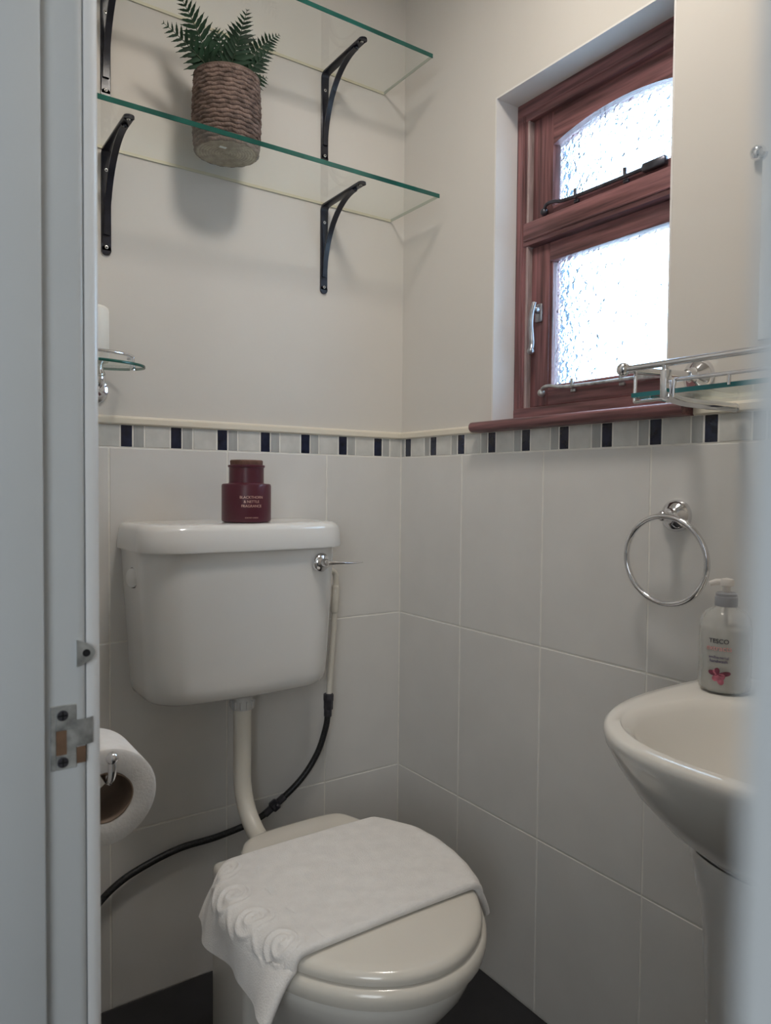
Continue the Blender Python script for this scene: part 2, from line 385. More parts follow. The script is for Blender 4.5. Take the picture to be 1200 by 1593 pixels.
mb = MB(); mb.box((-0.9686, DY1-0.0003, 0.841), (-0.9605, DY1+0.0005, 0.8558)); o = obj('chipped_patch', mb, BAREWOOD, door); o['label'] = 'bare brown wood where the paint has chipped'
# bolt keep above
mb = MB(); n_ = 20
poly = [(-0.968, 0.9285), (-0.968, 0.9525)] + [(-0.968+0.0155*math.sin(PI*i/n_)**0.8, 0.9525-0.024*i/n_) for i in range(1, n_)]
plate(mb, poly, yp-0.001, DY1+0.0005)
bk = obj('bolt_keep', mb, STEEL, door, smooth=30); bk['label'] = 'small steel bolt keep with a round dark hole'
mb = MB(); mb.lathe([(0.0034, 0), (0.0034, 0.0003)], (-0.9600, yp-0.001, 0.9403), (0, -1, 0), 20); obj('bolt_hole', mb, HOLE, bk)

# ------------------------------------------------------------------ window
win = thing('window_1', 'reddish brown wooden window with arched upper pane of hammered glass', 'window', (0.09, -0.60, 1.235), kind='structure')
FX = 0.067; FY0, FY1 = -0.866, -0.338; FZ0, FZ1 = 1.237, 1.943
mb = MB(); fw = 0.034
mb.box((FX, FY1-fw, FZ0), (0.135, FY1, FZ1), 0, 0.003, 2); mb.box((FX, FY0, FZ0), (0.135, FY0+fw, FZ1), 0, 0.003, 2)
# quirk mouldings on the left upright
mb.tube([(FX, FY1-0.020, FZ0+0.03), (FX, FY1-0.020, FZ1-0.04)], 0.0022, 8); mb.tube([(FX, FY1-0.026, FZ0+0.03), (FX, FY1-0.026, FZ1-0.04)], 0.0018, 8)
mb.box((FX+0.0005, FY1-fw-0.0035, FZ0+0.03), (FX+0.02, FY1-fw+0.004, FZ1-0.045), 1, 0.001, 1)
obj('side_jamb', mb, [WOODV, WEAR], win)
mb = MB(); mb.box((FX-0.001, FY0, FZ1-0.052), (0.135, FY1, FZ1), 0, 0.003, 2)
mb.tube([(FX-0.001, FY0+0.03, FZ1-0.036), (FX-0.001, FY1-0.02, FZ1-0.036)], 0.0025, 8)
obj('head_rail', mb, WOODH, win)
mb = MB(); mb.box((FX-0.003, FY0+fw, 1.620), (0.135, FY1-0.024, 1.672), 0, 0.004, 2); mb.tube([(FX-0.003, FY0+fw, 1.633), (FX-0.003, FY1-0.03, 1.633)], 0.003, 8)
obj('transom', mb, WOODH, win)
mb = MB(); mb.box((FX-0.002, FY0, FZ0-0.001), (0.135, FY1, 1.268), 0, 0.004, 2); obj('bottom_rail', mb, WOODH, win)
# sill board with rounded nose and horns
mb = MB()
pr_ = [(0.075, 1.2135), (-0.024, 1.2135)] + [(-0.024-0.011*math.sin(PI*i/8), 1.2245-0.011*math.cos(PI*i/8)) for i in range(1, 8)] + [(-0.024, 1.2355), (0.075, 1.2385)]
mb.loft([[(px, yy, pz) for px, pz in pr_] for yy in (WY0+0.002, WY1-0.002)])
pr2 = [(0.003, 1.2135)] + pr_[1:-1] + [(0.003, 1.2362)]
mb.loft([[(px, yy, pz) for px, pz in pr2] for yy in (WY1-0.002, -0.303)]); mb.loft([[(px, yy, pz) for px, pz in pr2] for yy in (-0.829, WY0+0.002)])
s_ = obj('window_sill', mb, WOODH, win, smooth=50); s_['label'] = 'rounded wooden sill board with paint along its edge'
SX = 0.080                       # face of the sashes
SY0, SY1 = FY0+fw, FY1-fw-0.004
GY0, GY1 = -0.768, -0.434         # sight size
# upper sash, arched head
gz0, gspr, gap = 1.694, 1.822, 1.849
def arch_z(y):
    yc = (GY0+GY1)/2; h = (GY1-GY0)/2; s = gap-gspr; Rr = (h*h+s*s)/(2*s); return gap-Rr+math.sqrt(max(0, Rr*Rr-(y-yc)**2))
uz0, uz1 = 1.672, FZ1-0.050
mb = MB(); mb.box((SX, SY0, uz0), (0.112, GY0, uz1), 0, 0.002, 2); mb.box((SX, GY1, uz0), (0.112, SY1, uz1), 0, 0.002, 2)
N = 24; ys = [GY0+(GY1-GY0)*i/N for i in range(N+1)]
ring = [(y, arch_z(y)) for y in ys]
head = ring + [(GY1, uz1), (GY0, uz1)]
mb2 = MB(); mb2.loft([[(xx, y, z) for y, z in head] for xx in (SX, 0.112)]); mb2.box((SX, GY0, uz0), (0.112, GY1, gz0), 0, 0.002, 2)
mb.loft([[(SX+dx, GY1-d, z) for z in (gz0, gspr)] for dx, d in ((0.002, 0), (0.012, 0.006), (0.018, 0.006))], 0, False, False, False)
us = obj('upper_sash', mb, WOODV, win)
obj('arched_rail', mb2, WOODH, us, smooth=20)
def pane(mb, poly, x0, x1): mb.loft([[(xx, y, z) for y, z in poly] for xx in (x0, x1)])
mb = MB(); pane(mb, [(GY1+0.004, gz0-0.004), (GY0-0.004, gz0-0.004), (GY0-0.004, gspr)]+[(y, z+0.004) for y, z in ring]+[(GY1+0.004, gspr)], 0.095, 0.099)
obj('pane', mb, PANE, us, smooth=0)
# lower sash
lz0, lz1 = 1.270, 1.618; hz0_, hz1_ = 1.313, 1.578
mb = MB(); mb.box((SX, SY0, lz0), (0.112, GY0, lz1), 0, 0.002, 2); mb.box((SX, GY1+0.006, lz0), (0.112, SY1, lz1), 0, 0.002, 2)
mb.box((SX+0.004, GY1, hz0_), (0.112, GY1+0.007, hz1_), 0, 0.0015, 1)
ls = obj('lower_sash', mb, WOODV, win)
mb = MB(); mb.box((SX+0.0003, GY0, hz1_), (0.1118, GY1+0.006, lz1), 0, 0.002, 2); mb.box((SX+0.0003, GY0, lz0), (0.1118, GY1+0.006, hz0_), 0, 0.002, 2)
obj('sash_rail', mb, WOODH, ls)
mb = MB(); pane(mb, [(GY1+0.004, hz0_-0.004), (GY0-0.004, hz0_-0.004), (GY0-0.004, hz1_+0.004), (GY1+0.004, hz1_+0.004)], 0.095, 0.099)
obj('pane', mb, PANE, ls, smooth=0)
# catch on the lower sash
mb = MB(); mb.box((0.074, -0.412, 1.452), (0.0805, -0.392, 1.492), 0, 0.003, 2)
mb.lathe([(0.008, 0), (0.008, 0.010), (0.006, 0.014), (0.001, 0.0145)], (0.075, -0.402, 1.478), (-1, 0, 0), 20)
hp = smooth_path([(0.062, -0.403, 1.492), (0.056, -0.402, 1.470), (0.056, -0.400, 1.448), (0.060, -0.398, 1.425), (0.062, -0.398, 1.405), (0.056, -0.400, 1.388)], 6)
mb.tube(hp, [0.0052+0.0016*(i/(len(hp)-1))**2 for i in range(len(hp))], 12); mb.ball(hp[-1], 0.008)
h_ = obj('window_catch', mb, CATCH, ls, smooth=60)
def stay(z, m, par, x0):
    mb = MB()
    p = smooth_path([(x0-0.006, -0.418, z-0.004), (x0-0.014, -0.428, z+0.003), (x0-0.012, -0.445, z+0.006), (x0-0.008, -0.475, z+0.001), (x0-0.008, -0.56, z-0.001), (x0-0.008, -0.70, z-0.001)], 6)
    mb.tube(p, 0.0038, 10); mb.ball((x0-0.007, -0.417, z-0.006), 0.0085); mb.box((x0-0.012, -0.715, z-0.008), (x0, -0.665, z+0.008), 0, 0.002, 1)
    for yy in (-0.503, -0.625):
        mb.box((x0-0.006, yy-0.006, z-0.012), (x0+0.0005, yy+0.006, z-0.005), 0, 0.001, 1); mb.lathe([(0.0035, 0), (0.0035, 0.019), (0.001, 0.020)], (x0-0.008, yy, z-0.004), (0, 0, 1), 12)
    o = obj('casement_stay', mb, m, par, smooth=60)
stay(1.690, DULL, us, SX); stay(1.303, STEEL, ls, SX)

# ------------------------------------------------------------------ glass shelves and brackets
def shelf(z, x0, x1, label):
    t = thing('glass_shelf', label, 'shelf', ((x0+x1)/2, -0.0965, z), 'long glass shelves above the toilet')
    mb = MB(); th = 0.009; y0, y1 = -0.195, 0.002
    mb.box((x0+0.0008, y0+0.0008, z), (x1-0.0008, y1, z+th), 0)
    obj('glass_sheet', mb, GLASS, t, smooth=0)
    mb = MB(); e = 0.0007
    mb.box((x0, y0-e, z-0.0003), (x1, y0+e, z+th+0.0003), 0, 0.0004, 1)
    o = obj('front_edge', mb, GEDGE, t); o['label'] = 'dark green front edge of the glass'
    mb = MB(); mb.box((x1-0.001, y0+e, z+0.002), (x1+0.0006, y1, z+th-0.0005)); obj('side_edge', mb, mat('grey_glass_edge', (0.42, 0.44, 0.38), 0.2), t)
    mb = MB(); mb.box((x0+0.001, y1-0.001, z+0.0015), (x1-0.001, y1+0.0008, z+th-0.0015)); obj('back_edge', mb, mat('pale_glass_edge', (0.62, 0.58, 0.44), 0.25), t)
    return t
ZL, ZU = 1.7575, 2.066
shelf(ZL, -0.90, -0.038, 'long clear glass shelf with green edge carrying the potted fern')
shelf(ZU, -0.90, -0.062, 'highest clear glass shelf cut by the top of the picture, above the fern')

def bracket(loc, label):
    """black iron bracket: back plate on the wall, arm under the shelf, curved brace."""
    x, y, z = loc
    t = thing('shelf_bracket', label, 'bracket', loc, 'black iron brackets under the glass shelves')
    hw = 0.0095
    mb = MB(); th = 0.004
    rr = 0.014; L = 0.168; H = 0.198
    path = [(0, -H)] + [(0, -H*0.5)] + [(-rr+rr*math.cos(a), -rr+rr*math.sin(a)) for a in [PI/2*i/8 for i in range(9)]] + [(-L*0.5, 0), (-L, 0)]
    outer = [(d, h) for d, h in path]
    # thick strip: offset inward
    def inn(i):
        if i < 2: return (outer[i][0]-th, outer[i][1])
        if i > len(outer)-3: return (outer[i][0], outer[i][1]-th)
        a = PI/2*(i-2)/8; return (-rr+(rr-th)*math.cos(a), -rr+(rr-th)*math.sin(a))
    rings = []
    for s_ in (-1, -0.86, 0.86, 1):
        k = 0.0012 if abs(s_) == 1 else 0
        rings.append([(x+s_*hw, y+d, z+h) for d, h in outer]+[(x+s_*hw, y+inn(i)[0]+ (k if i < 2 else 0), z+inn(i)[1]+(k if i > len(outer)-3 else 0)) for i in range(len(outer)-1, -1, -1)])
    mb.loft(rings)
    # rounded ends
    mb.lathe([(hw, 0), (hw, th)], (x, y-L, z-th), (0, 0, 1), 24); mb.lathe([(hw, 0), (hw, th)], (x, y, z-H), (0, -1, 0), 24)
    obj('bracket_strip', mb, IRON, t, smooth=40)
    mb = MB(); pts = []
    for i in range(17):
        a = i/16; 
        d = -0.006-(L-0.034)*(1-math.cos(a*PI/2))**1.0; h = -(H-0.030)+(H-0.036)*math.sin(a*PI/2)
        pts.append((x, y+d, z+h))
    ring = []
    P_ = [Vector(p) for p in pts]
    for i, p in enumerate(P_):
        tt = (P_[min(i+1, 16)]-P_[max(i-1, 0)]).normalized(); nn = Vector((1, 0, 0)).cross(tt)
        ring.append([p+Vector((a*0.0062, 0, 0))+nn*b*0.0018 for a, b in ((-1, -1), (1, -1), (1, 1), (-1, 1))])
    mb.loft(ring); mb.ball((x, y-L+0.026, z-th-0.003), 0.004)
    obj('curved_brace', mb, IRON, t, smooth=40)
    for d, h, ax in ((-th, -0.040, (0, -1, 0)), (-th, -H+0.006, (0, -1, 0)), (-L+0.004, -th, (0, 0, -1))):
        mb = MB(); mb.lathe([(0.0034, 0), (0.0034, 0.0008), (0.0022, 0.0012)], (x, y+d, z+h), ax, 14, 0); mb.lathe([(0.0016, 0), (0.0016, 0.0014)], (x, y+d, z+h), ax, 10, 1)
        obj('screw', mb, [SCREW, HOLE], t)
    return t
bracket((-0.231, 0.004, ZL), 'black iron bracket under the lower glass shelf on the side near the window')
bracket((-0.731, 0.004, ZL), 'black iron bracket under the lower glass shelf beside the door frame')
bracket((-0.231, 0.004, ZU), 'black iron bracket above the lower glass shelf on the side near the window')
bracket((-0.731, 0.004, ZU), 'black iron bracket at the top left, cut by the picture edge beside the door frame')

# ------------------------------------------------------------------ fern in a woven basket
FC = Vector((-0.517, -0.098, ZL+0.0102)); FR = 0.063; FH = 0.148
fern = thing('potted_fern', 'dark green fern in a brown woven seagrass basket on the lower glass shelf', 'plant', FC)
rows, NT = 17, 168
def bk_pt(u, v):
    th = 2*PI*u; z = v*FH; r = FR*(1.0+0.05*math.sin(PI*min(1, v*1.02))-0.03*(1-v)**6)
    row = v*rows; k = int(row); fr = row-k
    ph = (math.sin(th*17+PI*(k % 2)+0.6*math.sin(3*th+k)))
    bump = 0.0040*math.sqrt(max(0, 1-(2*fr-1)**2))*(0.78+0.22*ph)
    tw = 0.0012*math.sin(th*68+fr*5+k)
    z += 0.0010*math.sin(th*17+v*9)
    return FC+Vector(((r+bump+tw)*math.cos(th), (r+bump+tw)*math.sin(th), max(z, 0.0005*0)))
mb = MB(); nv = rows*7+1
mb.grid(lambda u, v: bk_pt(u, v), NT+1, nv)
mb.lathe([(FR+0.002, FH-0.002), (FR+0.004, FH+0.002), (FR, FH+0.004), (FR-0.006, FH), (FR-0.007, 0.10), (0.001, 0.10)], FC, n=64, cap=False)
basket = obj('woven_basket', mb, BASKET, fern, smooth=70)
mb = MB(); nr = 70
def base_pt(u, v):
    r = FR*1.0*v; th = 2*PI*u; q = (r/0.0058+u) % 1.0
    return FC+Vector((r*math.cos(th), r*math.sin(th), 0.0006+0.0018*abs(math.cos(PI*q))*(0.7+0.3*math.sin(th*24+6*r/0.0058))))
mb.grid(base_pt, 97, nr); b_ = obj('basket_base', mb, BASKETB, basket, smooth=70); b_['label'] = 'coiled paler underside of the basket'
mb = MB(); mb.box((FC.x-0.026, FC.y-0.030, FC.z-0.0002), (FC.x-0.012, FC.y-0.023, FC.z+0.0004)); o = obj('paper_sticker', mb, LINENW, basket); o['label'] = 'small white sticker under the basket'
mb = MB(); mb.lathe([(0.054, 0.115), (0.05, 0.119), (0.03, 0.122), (0.001, 0.121)], FC, n=32, cap=False); obj('compost', mb, mat('dark_compost', (0.02, 0.016, 0.012), 1.0, var=0.5, scale=80, bump=1, bscale=150), fern)
TOPF = FC+Vector((0, 0, 0.125))
def frond(tip, bend, wid, n=15, seed=0, fac=None):
    rnd = random.Random(seed); a = TOPF+Vector((rnd.uniform(-0.015, 0.015), rnd.uniform(-0.012, 0.012), 0)); c = Vector(tip); b = Vector(bend)
    def cv(t): return a*(1-t)**2+b*2*t*(1-t)+c*t*t
    face = Vector(fac or (-0.45, -0.75, -0.15)).normalized()
    mb = MB(); pts = [cv(i/20) for i in range(21)]
    mb.tube(pts, [0.0016*(1-i/20)+0.0004 for i in range(21)], 6, 1)
    for i in range(n):
        t = 0.14+0.845*(i/(n-1))**0.92
        p = cv(t); tg = (cv(min(1, t+0.02))-cv(t-0.02)).normalized()
        side = tg.cross(face).normalized()
        ln = wid*1.08*max(0, 1-(t-0.30)/0.72)**0.72 if t > 0.30 else wid*(0.75+0.25*t/0.30)
        ln = max(ln, 0.004)
        for s in (-1, 1):
            d = (side*s*0.88+tg*(0.42+0.35*t)+face*rnd.uniform(-0.12, 0.18)).normalized(); L = ln*rnd.uniform(0.88, 1.1)
            up = d.cross(face).normalized(); nrm = up.cross(d)
            m = 7; top = []; bot = []; mid = []
            for j in range(m+1):
                q = j/m; ww = L*0.155*(math.sin(PI*min(1, q*0.9+0.16))**0.8)*(1-q*0.35)*(1 if j % 2 else 0.82)
                if j == m: ww = 0.0003
                cen = p+d*L*q-nrm*(L*0.10*q*q*1.2)
                mid.append(cen); top.append(cen+up*ww+nrm*ww*0.25+d*(0.12*L/m if j % 2 else 0)); bot.append(cen-up*ww+nrm*ww*0.25+d*(0.12*L/m if j % 2 else 0))
            th = face*0.0004; v = top+mid+bot+[x_+th for x_ in top]+[x_+th for x_ in mid]+[x_+th for x_ in bot]
            f = []; K = m+1
            for j in range(m):
                f += [[j, j+1, K+j+1, K+j], [K+j, K+j+1, 2*K+j+1, 2*K+j]]
                f += [[3*K+K+j, 3*K+K+j+1, 3*K+j+1, 3*K+j], [3*K+2*K+j, 3*K+2*K+j+1, 3*K+K+j+1, 3*K+K+j]]
                f += [[3*K+j, 3*K+j+1, j+1, j], [2*K+j, 2*K+j+1, 5*K+j+1, 5*K+j]]
            mb.add(v, f, 0)
    o = obj('frond', mb, [LEAF, STEM], fern, smooth=40)
# tips (x, y, z), control points, pinna length
frond((-0.618, -0.105, 2.045), (-0.575, -0.110, 1.985), 0.048, 14, 1)
frond((-0.655, -0.120, 1.972), (-0.590, -0.120, 1.945), 0.041, 13, 2)
frond((-0.478, -0.110, 2.066), (-0.500, -0.110, 1.985), 0.048, 14, 3)
frond((-0.398, -0.095, 2.050), (-0.452, -0.100, 2.010), 0.041, 14, 4)
frond((-0.548, -0.120, 2.000), (-0.535, -0.120, 1.960), 0.037, 11, 5)
frond((-0.432, -0.130, 1.990), (-0.470, -0.110, 1.955), 0.039, 11, 6)
frond((-0.590, -0.070, 1.985), (-0.560, -0.080, 1.960), 0.039, 11, 7)
frond((-0.510, -0.150, 1.985), (-0.515, -0.140, 1.955), 0.037, 11, 8)
frond((-0.470, -0.055, 2.000), (-0.490, -0.070, 1.960), 0.037, 11, 9)
frond((-0.425, -0.090, 1.955), (-0.455, -0.095, 1.935), 0.034, 8, 10)

# ------------------------------------------------------------------ small oval shelf on the left with white cylinder
ov = thing('tumbler_shelf', 'small oval glass shelf with chrome rail and round wall rose beside the door frame', 'shelf', (-0.765, -0.065, 1.318))
ocx, ocy, oa, ob, oz = -0.790, -0.066, 0.115, 0.062, 1.3185
def oval(a, b, z, n=64): return [(ocx+a*math.cos(2*PI*i/n), ocy+b*math.sin(2*PI*i/n), z) for i in range(n)]
mb = MB(); mb.loft([oval(oa-0.0008, ob-0.0008, oz), oval(oa-0.0008, ob-0.0008, oz+0.006)]); obj('glass_sheet', mb, GLASS, ov, smooth=30)
mb = MB(); mb.loft([oval(oa-0.0007, ob-0.0007, oz+0.0003), oval(oa, ob, oz+0.001), oval(oa, ob, oz+0.005), oval(oa-0.0007, ob-0.0007, oz+0.0057)], 0, False, False); o = obj('glass_rim', mb, GEDGE, ov, smooth=60); o['label'] = 'dark green edge of the oval glass'
mb = MB(); mb.tube([(ocx+(oa-0.024)*math.cos(a), ocy+(ob-0.010)*math.sin(a), oz+0.021) for a in [-PI-0.3+(PI+0.6)*i/40 for i in range(41)]], 0.0034, 10); obj('guard_rail', mb, CHROME, ov, smooth=60)
for a in (-0.3, -PI+0.3):
    mb = MB(); mb.lathe([(0.004, -0.006), (0.0055, -0.006), (0.0055, 0), (0.004, 0.006), (0.0035, 0.022)], (ocx+(oa-0.024)*math.cos(a), ocy+(ob-0.010)*math.sin(a), oz), n=16)
    obj('rail_post', mb, CHROME, ov, smooth=50)
mb = MB(); rz = 1.279
mb.lathe([(0.0285, 0), (0.0285, 0.003), (0.026, 0.008), (0.021, 0.010), (0.020, 0.013), (0.016, 0.015), (0.015, 0.018), (0.010, 0.021), (0.006, 0.024), (0.001, 0.025)], (-0.757, 0.004, rz), (0, -1, 0), 40); o = obj('wall_rose', mb, CHROME, ov, smooth=30)
mb = MB(); mb.lathe([(0.008, -0.020), (0.014, -0.012), (0.016, 0), (0.016, 0.010), (0.012, 0.018), (0.012, 0.0225)], (-0.757, -0.030, 1.297), n=28); mb.tube([(-0.757, -0.015, rz), (-0.757, -0.030, rz+0.004), (-0.757, -0.030, 1.295)], 0.008, 12)
obj('shelf_holder', mb, CHROME, ov, smooth=50)
cyl = MB(); cyl.lathe([(0.001, 0), (0.036, 0), (0.0375, 0.002), (0.0375, 0.096), (0.0365, 0.101), (0.033, 0.104), (0.012, 0.103), (0.001, 0.103)], (-0.781, -0.064, oz+0.0062), n=40, cap=False)
tag(obj('white_canister', cyl, CANDLE, smooth=50, loc=(-0.781, -0.064, oz+0.0062)), 'plain white cylinder with rounded top standing on the small oval shelf', 'canister')

# ------------------------------------------------------------------ cistern
cis = thing('toilet_cistern', 'white porcelain cistern with lid and chrome lever on the tiled wall', 'cistern', (-0.48, -0.1, 0.655))
def plan(x0, x1, yf, yb, r, z, n=10, bulge=0.006):
    p = [(x0, yb, z)]
    for i in range(n+1): a = PI+PI/2*i/n; p.append((x0+r+r*math.cos(a), yf+r+r*math.sin(a), z))
    for i in range(1, 6): t = i/6; p.append((x0+r+(x1-x0-2*r)*t, yf-bulge*math.sin(PI*t), z))
    for i in range(n+1): a = 1.5*PI+PI/2*i/n; p.append((x1-r+r*math.cos(a), yf+r+r*math.sin(a), z))
    p.append((x1, yb, z)); return p
secs = []
for z, ix, iy in ((0.655, 0.055, 0.055), (0.657, 0.043, 0.040), (0.663, 0.034, 0.030), (0.673, 0.028, 0.023), (0.688, 0.0245, 0.0185), (0.72, 0.0215, 0.0155), (0.80, 0.0140, 0.010), (0.90, 0.006, 0.004), (0.972, 0, 0)):
    secs.append(plan(-0.706+ix*0.75, -0.279-ix*0.35, -0.190+iy, -0.0005, 0.075, z))
mb = MB(); mb.loft(secs); obj('tank', mb, PORC, cis, smooth=50)
mb = MB(); L0 = []
for z, i in ((0.962, 0.010), (0.962, 0.0), (0.966, -0.001), (0.985, 0.001), (1.002, 0.003), (1.009, 0.006), (1.0135, 0.012), (1.015, 0.020), (1.0155, 0.05)):
    L0.append(plan(-0.713+i, -0.270-i, -0.203+i, -0.0005, 0.075, z))
mb.loft(L0); obj('lid', mb, PORC, cis, smooth=55)
# side overflow cap
mb = MB(); mb.lathe([(0.019, 0), (0.019, 0.005), (0.017, 0.0065), (0.001, 0.007)], (-0.7015, -0.081, 0.908), (-1, -0.42, 0.05), 28); mb.lathe([(0.0205, 0), (0.0205, 0.0015)], (-0.7015, -0.0805, 0.908), (-1, -0.42, 0.05), 28, 1)
o = obj('side_cap', mb, [PORC, HOLE], cis, smooth=40); o['label'] = 'round white cap on the cistern side'
mb = MB(); lx, ly, lz = -0.343, -0.189, 0.930
mb.lathe([(0.0205, 0), (0.0205, 0.003), (0.0185, 0.007), (0.014, 0.011), (0.009, 0.013), (0.008, 0.022), (0.006, 0.026), (0.001, 0.027)], (lx, ly, lz), (0.15, -1, 0), 32)
lv = obj('flush_lever', mb, CHROME, cis, smooth=40); lv['label'] = 'chrome flush lever'
mb = MB(); hp = smooth_path([(lx, ly-0.021, lz), (lx+0.020, ly-0.026, lz+0.0005), (lx+0.05, ly-0.030, lz-0.001), (lx+0.082, ly-0.032, lz-0.001)], 6)
rg = []
for i, p in enumerate(hp):
    t = i/(len(hp)-1); hh = 0.0040*(1-t)+0.0016; dd = 0.004+0.005*t
    rg.append([p+Vector((0, dd*math.cos(a), hh*math.sin(a))) for a in [2*PI*j/12 for j in range(12)]])
mb.loft(rg); obj('handle', mb, CHROME, lv, smooth=50)

# flush pipe
fp = thing('flush_pipe', 'cream plastic flush pipe curving from the cistern down into the toilet pan', 'pipe', (-0.481, -0.1, 0.36))
mb = MB(); mb.tube(smooth_path([(-0.481, -0.10, 0.656), (-0.481, -0.10, 0.60), (-0.481, -0.10, 0.52), (-0.481, -0.102, 0.455), (-0.479, -0.122, 0.405), (-0.476, -0.160, 0.372), (-0.474, -0.20, 0.358), (-0.473, -0.239, 0.352)], 8), 0.0188, 24); obj('bent_pipe', mb, PLAST, fp, smooth=60)
mb = MB(); mb.lathe([(0.0235, 0.618), (0.0245, 0.622), (0.0245, 0.636), (0.0225, 0.640), (0.0225, 0.646)], (-0.481, -0.10, 0), n=24); 
for i in range(12):
    a = 2*PI*i/12; mb.box((-0.481+0.0245*math.cos(a)-0.002, -0.10+0.0245*math.sin(a)-0.002, 0.621), (-0.481+0.0245*math.cos(a)+0.002, -0.10+0.0245*math.sin(a)+0.002, 0.637), 0, 0.0008, 1)
mb.lathe([(0.0205, 0.646), (0.0205, 0.657)], (-0.481, -0.10, 0), n=24, mi=1)
o = obj('coupling_nut', mb, [mat('grey_white_plastic', (0.55, 0.55, 0.54), 0.35), HOLE], fp, smooth=40); o['label'] = 'ribbed grey-white nut under the cistern'

# supply hose
hs = thing('water_hose', 'dark braided water hose with white upper pipe looping along the tiled wall', 'hose', (-0.235, -0.045, 0.58))
hx, hy = -0.236, -0.050
mb = MB(); mb.tube(smooth_path([(-0.285, -0.060, 0.897), (-0.250, -0.056, 0.896), (-0.228, -0.051, 0.888), (-0.222, hy, 0.868), (-0.223, hy, 0.84), (-0.226, hy, 0.78), (-0.234, hy, 0.68), (-0.240, hy, 0.590)], 8), 0.0068, 14)
mb.lathe([(0.0085, 0), (0.0092, 0.002), (0.0092, 0.060), (0.0082, 0.064)], (-0.2257, hy, 0.793), (0.05, 0, 1), 16); mb.lathe([(0.0100, 0), (0.0100, 0.006)], (-0.2227, hy, 0.848), (0.03, 0, 1), 16)
o = obj('white_pipe', mb, PLAST, hs, smooth=50); o['label'] = 'white plastic upper pipe'
mb = MB(); mb.lathe([(0.0105, 0), (0.0115, 0.002), (0.0115, 0.020), (0.0125, 0.022), (0.0125, 0.036), (0.010, 0.038)], (-0.2415, hy, 0.563), (0.02, 0, 1), 8); mb.lathe([(0.0085, 0), (0.0095, 0.002), (0.0095, 0.018)], (-0.2425, hy, 0.546), (0.02, 0, 1), 16); obj('hose_coupling', mb, DULL, hs, smooth=30)
hp = smooth_path([(-0.2425, hy, 0.556), (-0.245, -0.046, 0.520), (-0.262, -0.036, 0.458), (-0.300, -0.028, 0.402), (-0.356, -0.022, 0.358), (-0.412, -0.018, 0.327), (-0.50, -0.016, 0.312), (-0.588, -0.016, 0.309), (-0.670, -0.018, 0.291), (-0.722, -0.020, 0.270), (-0.765, -0.022, 0.235), (-0.80, -0.022, 0.175), (-0.82, -0.022, 0.10), (-0.825, -0.022, 0.001)], 10)
mb = MB(); mb.tube(hp, 0.0072, 14); obj('braided_hose', mb, BRAID, hs, smooth=60)
i0 = 42; pc = hp[i0]; tg_ = (hp[i0+2]-hp[i0-2]).normalized()
mb = MB(); mb.lathe([(0.0085, -0.030), (0.0085, -0.012), (0.011, -0.010), (0.013, -0.008), (0.013, 0.006), (0.011, 0.008), (0.0085, 0.010), (0.0085, 0.028)], pc, tg_, 8); mb.lathe([(0.005, 0), (0.005, 0.016), (0.002, 0.018)], pc, (0.2, -1, 0.3), 12); obj('joint_fitting', mb, DULL, hs, smooth=30)

# ------------------------------------------------------------------ candle jar
jl = Vector((-0.486, -0.130, 1.0158))
jar = thing('candle_jar', 'plum red frosted candle jar with cork lid standing on the cistern lid', 'candle jar', jl)
mb = MB(); jr = 0.0505
mb.lathe([(0.001, 0), (jr-0.006, 0), (jr-0.0015, 0.0015), (jr, 0.005), (jr, 0.074), (jr-0.001, 0.0775), (jr-0.004, 0.079), (0.0370, 0.0795), (0.0355, 0.081), (0.0355, 0.112), (0.0375, 0.113), (0.0378, 0.1165), (0.036, 0.1175), (0.030, 0.1175)], jl, n=64, cap=False)
body = obj('jar_body', mb, JAR, jar, smooth=40)
mb = MB(); mb.lathe([(0.001, 0.112), (0.031, 0.112), (0.0330, 0.1178), (0.0335, 0.1255), (0.0320, 0.1275), (0.001, 0.1278)], jl, n=48, cap=False); obj('cork_lid', mb, CORK, jar, smooth=40)

def wrap_text(name, txt, size, centre, radius, ang, z, m, parent, squash=1.0, vertical=False, bold=False):
    cu = bpy.data.curves.new(name, 'FONT'); cu.body = txt; cu.size = size; cu.align_x = 'CENTER'; cu.align_y = 'CENTER'; cu.extrude = 0.00015
    if bold: cu.offset = size*0.012
    to = bpy.data.objects.new(name, cu); C.objects.link(to); dg = bpy.context.evaluated_depsgraph_get()
    me = bpy.data.meshes.new_from_object(to.evaluated_get(dg)); bpy.data.objects.remove(to); bpy.data.curves.remove(cu)
    off = root_loc(parent)
    for v in me.vertices:
        px, py, pz = v.co.x*squash, v.co.y, v.co.z
        if vertical: px, py = -py, px
        a = ang+px/radius; rr = radius+0.0003+pz
        v.co = Vector((centre[0]+rr*math.cos(a), centre[1]+rr*math.sin(a), z+py))-off
    me.materials.clear(); me.materials.append(m)
    o = bpy.data.objects.new(name, me); C.objects.link(o); o.parent = parent; return o
angj = math.atan2(-1.5504-jl.y, -1.1107-jl.x)+0.21
for k, (tx, sz) in enumerate((('BLACKTHORN', 0.0073), ('& NETTLE', 0.0073), ('FRAGRANCE', 0.0073))):
    wrap_text('lettering', tx, sz, jl, jr, angj, jl.z+0.0515-0.0088*k, GOLD, body)
wrap_text('lettering', 'SCENTED CANDLE', 0.0032, jl, jr, angj, jl.z+0.0105, GOLD, body)

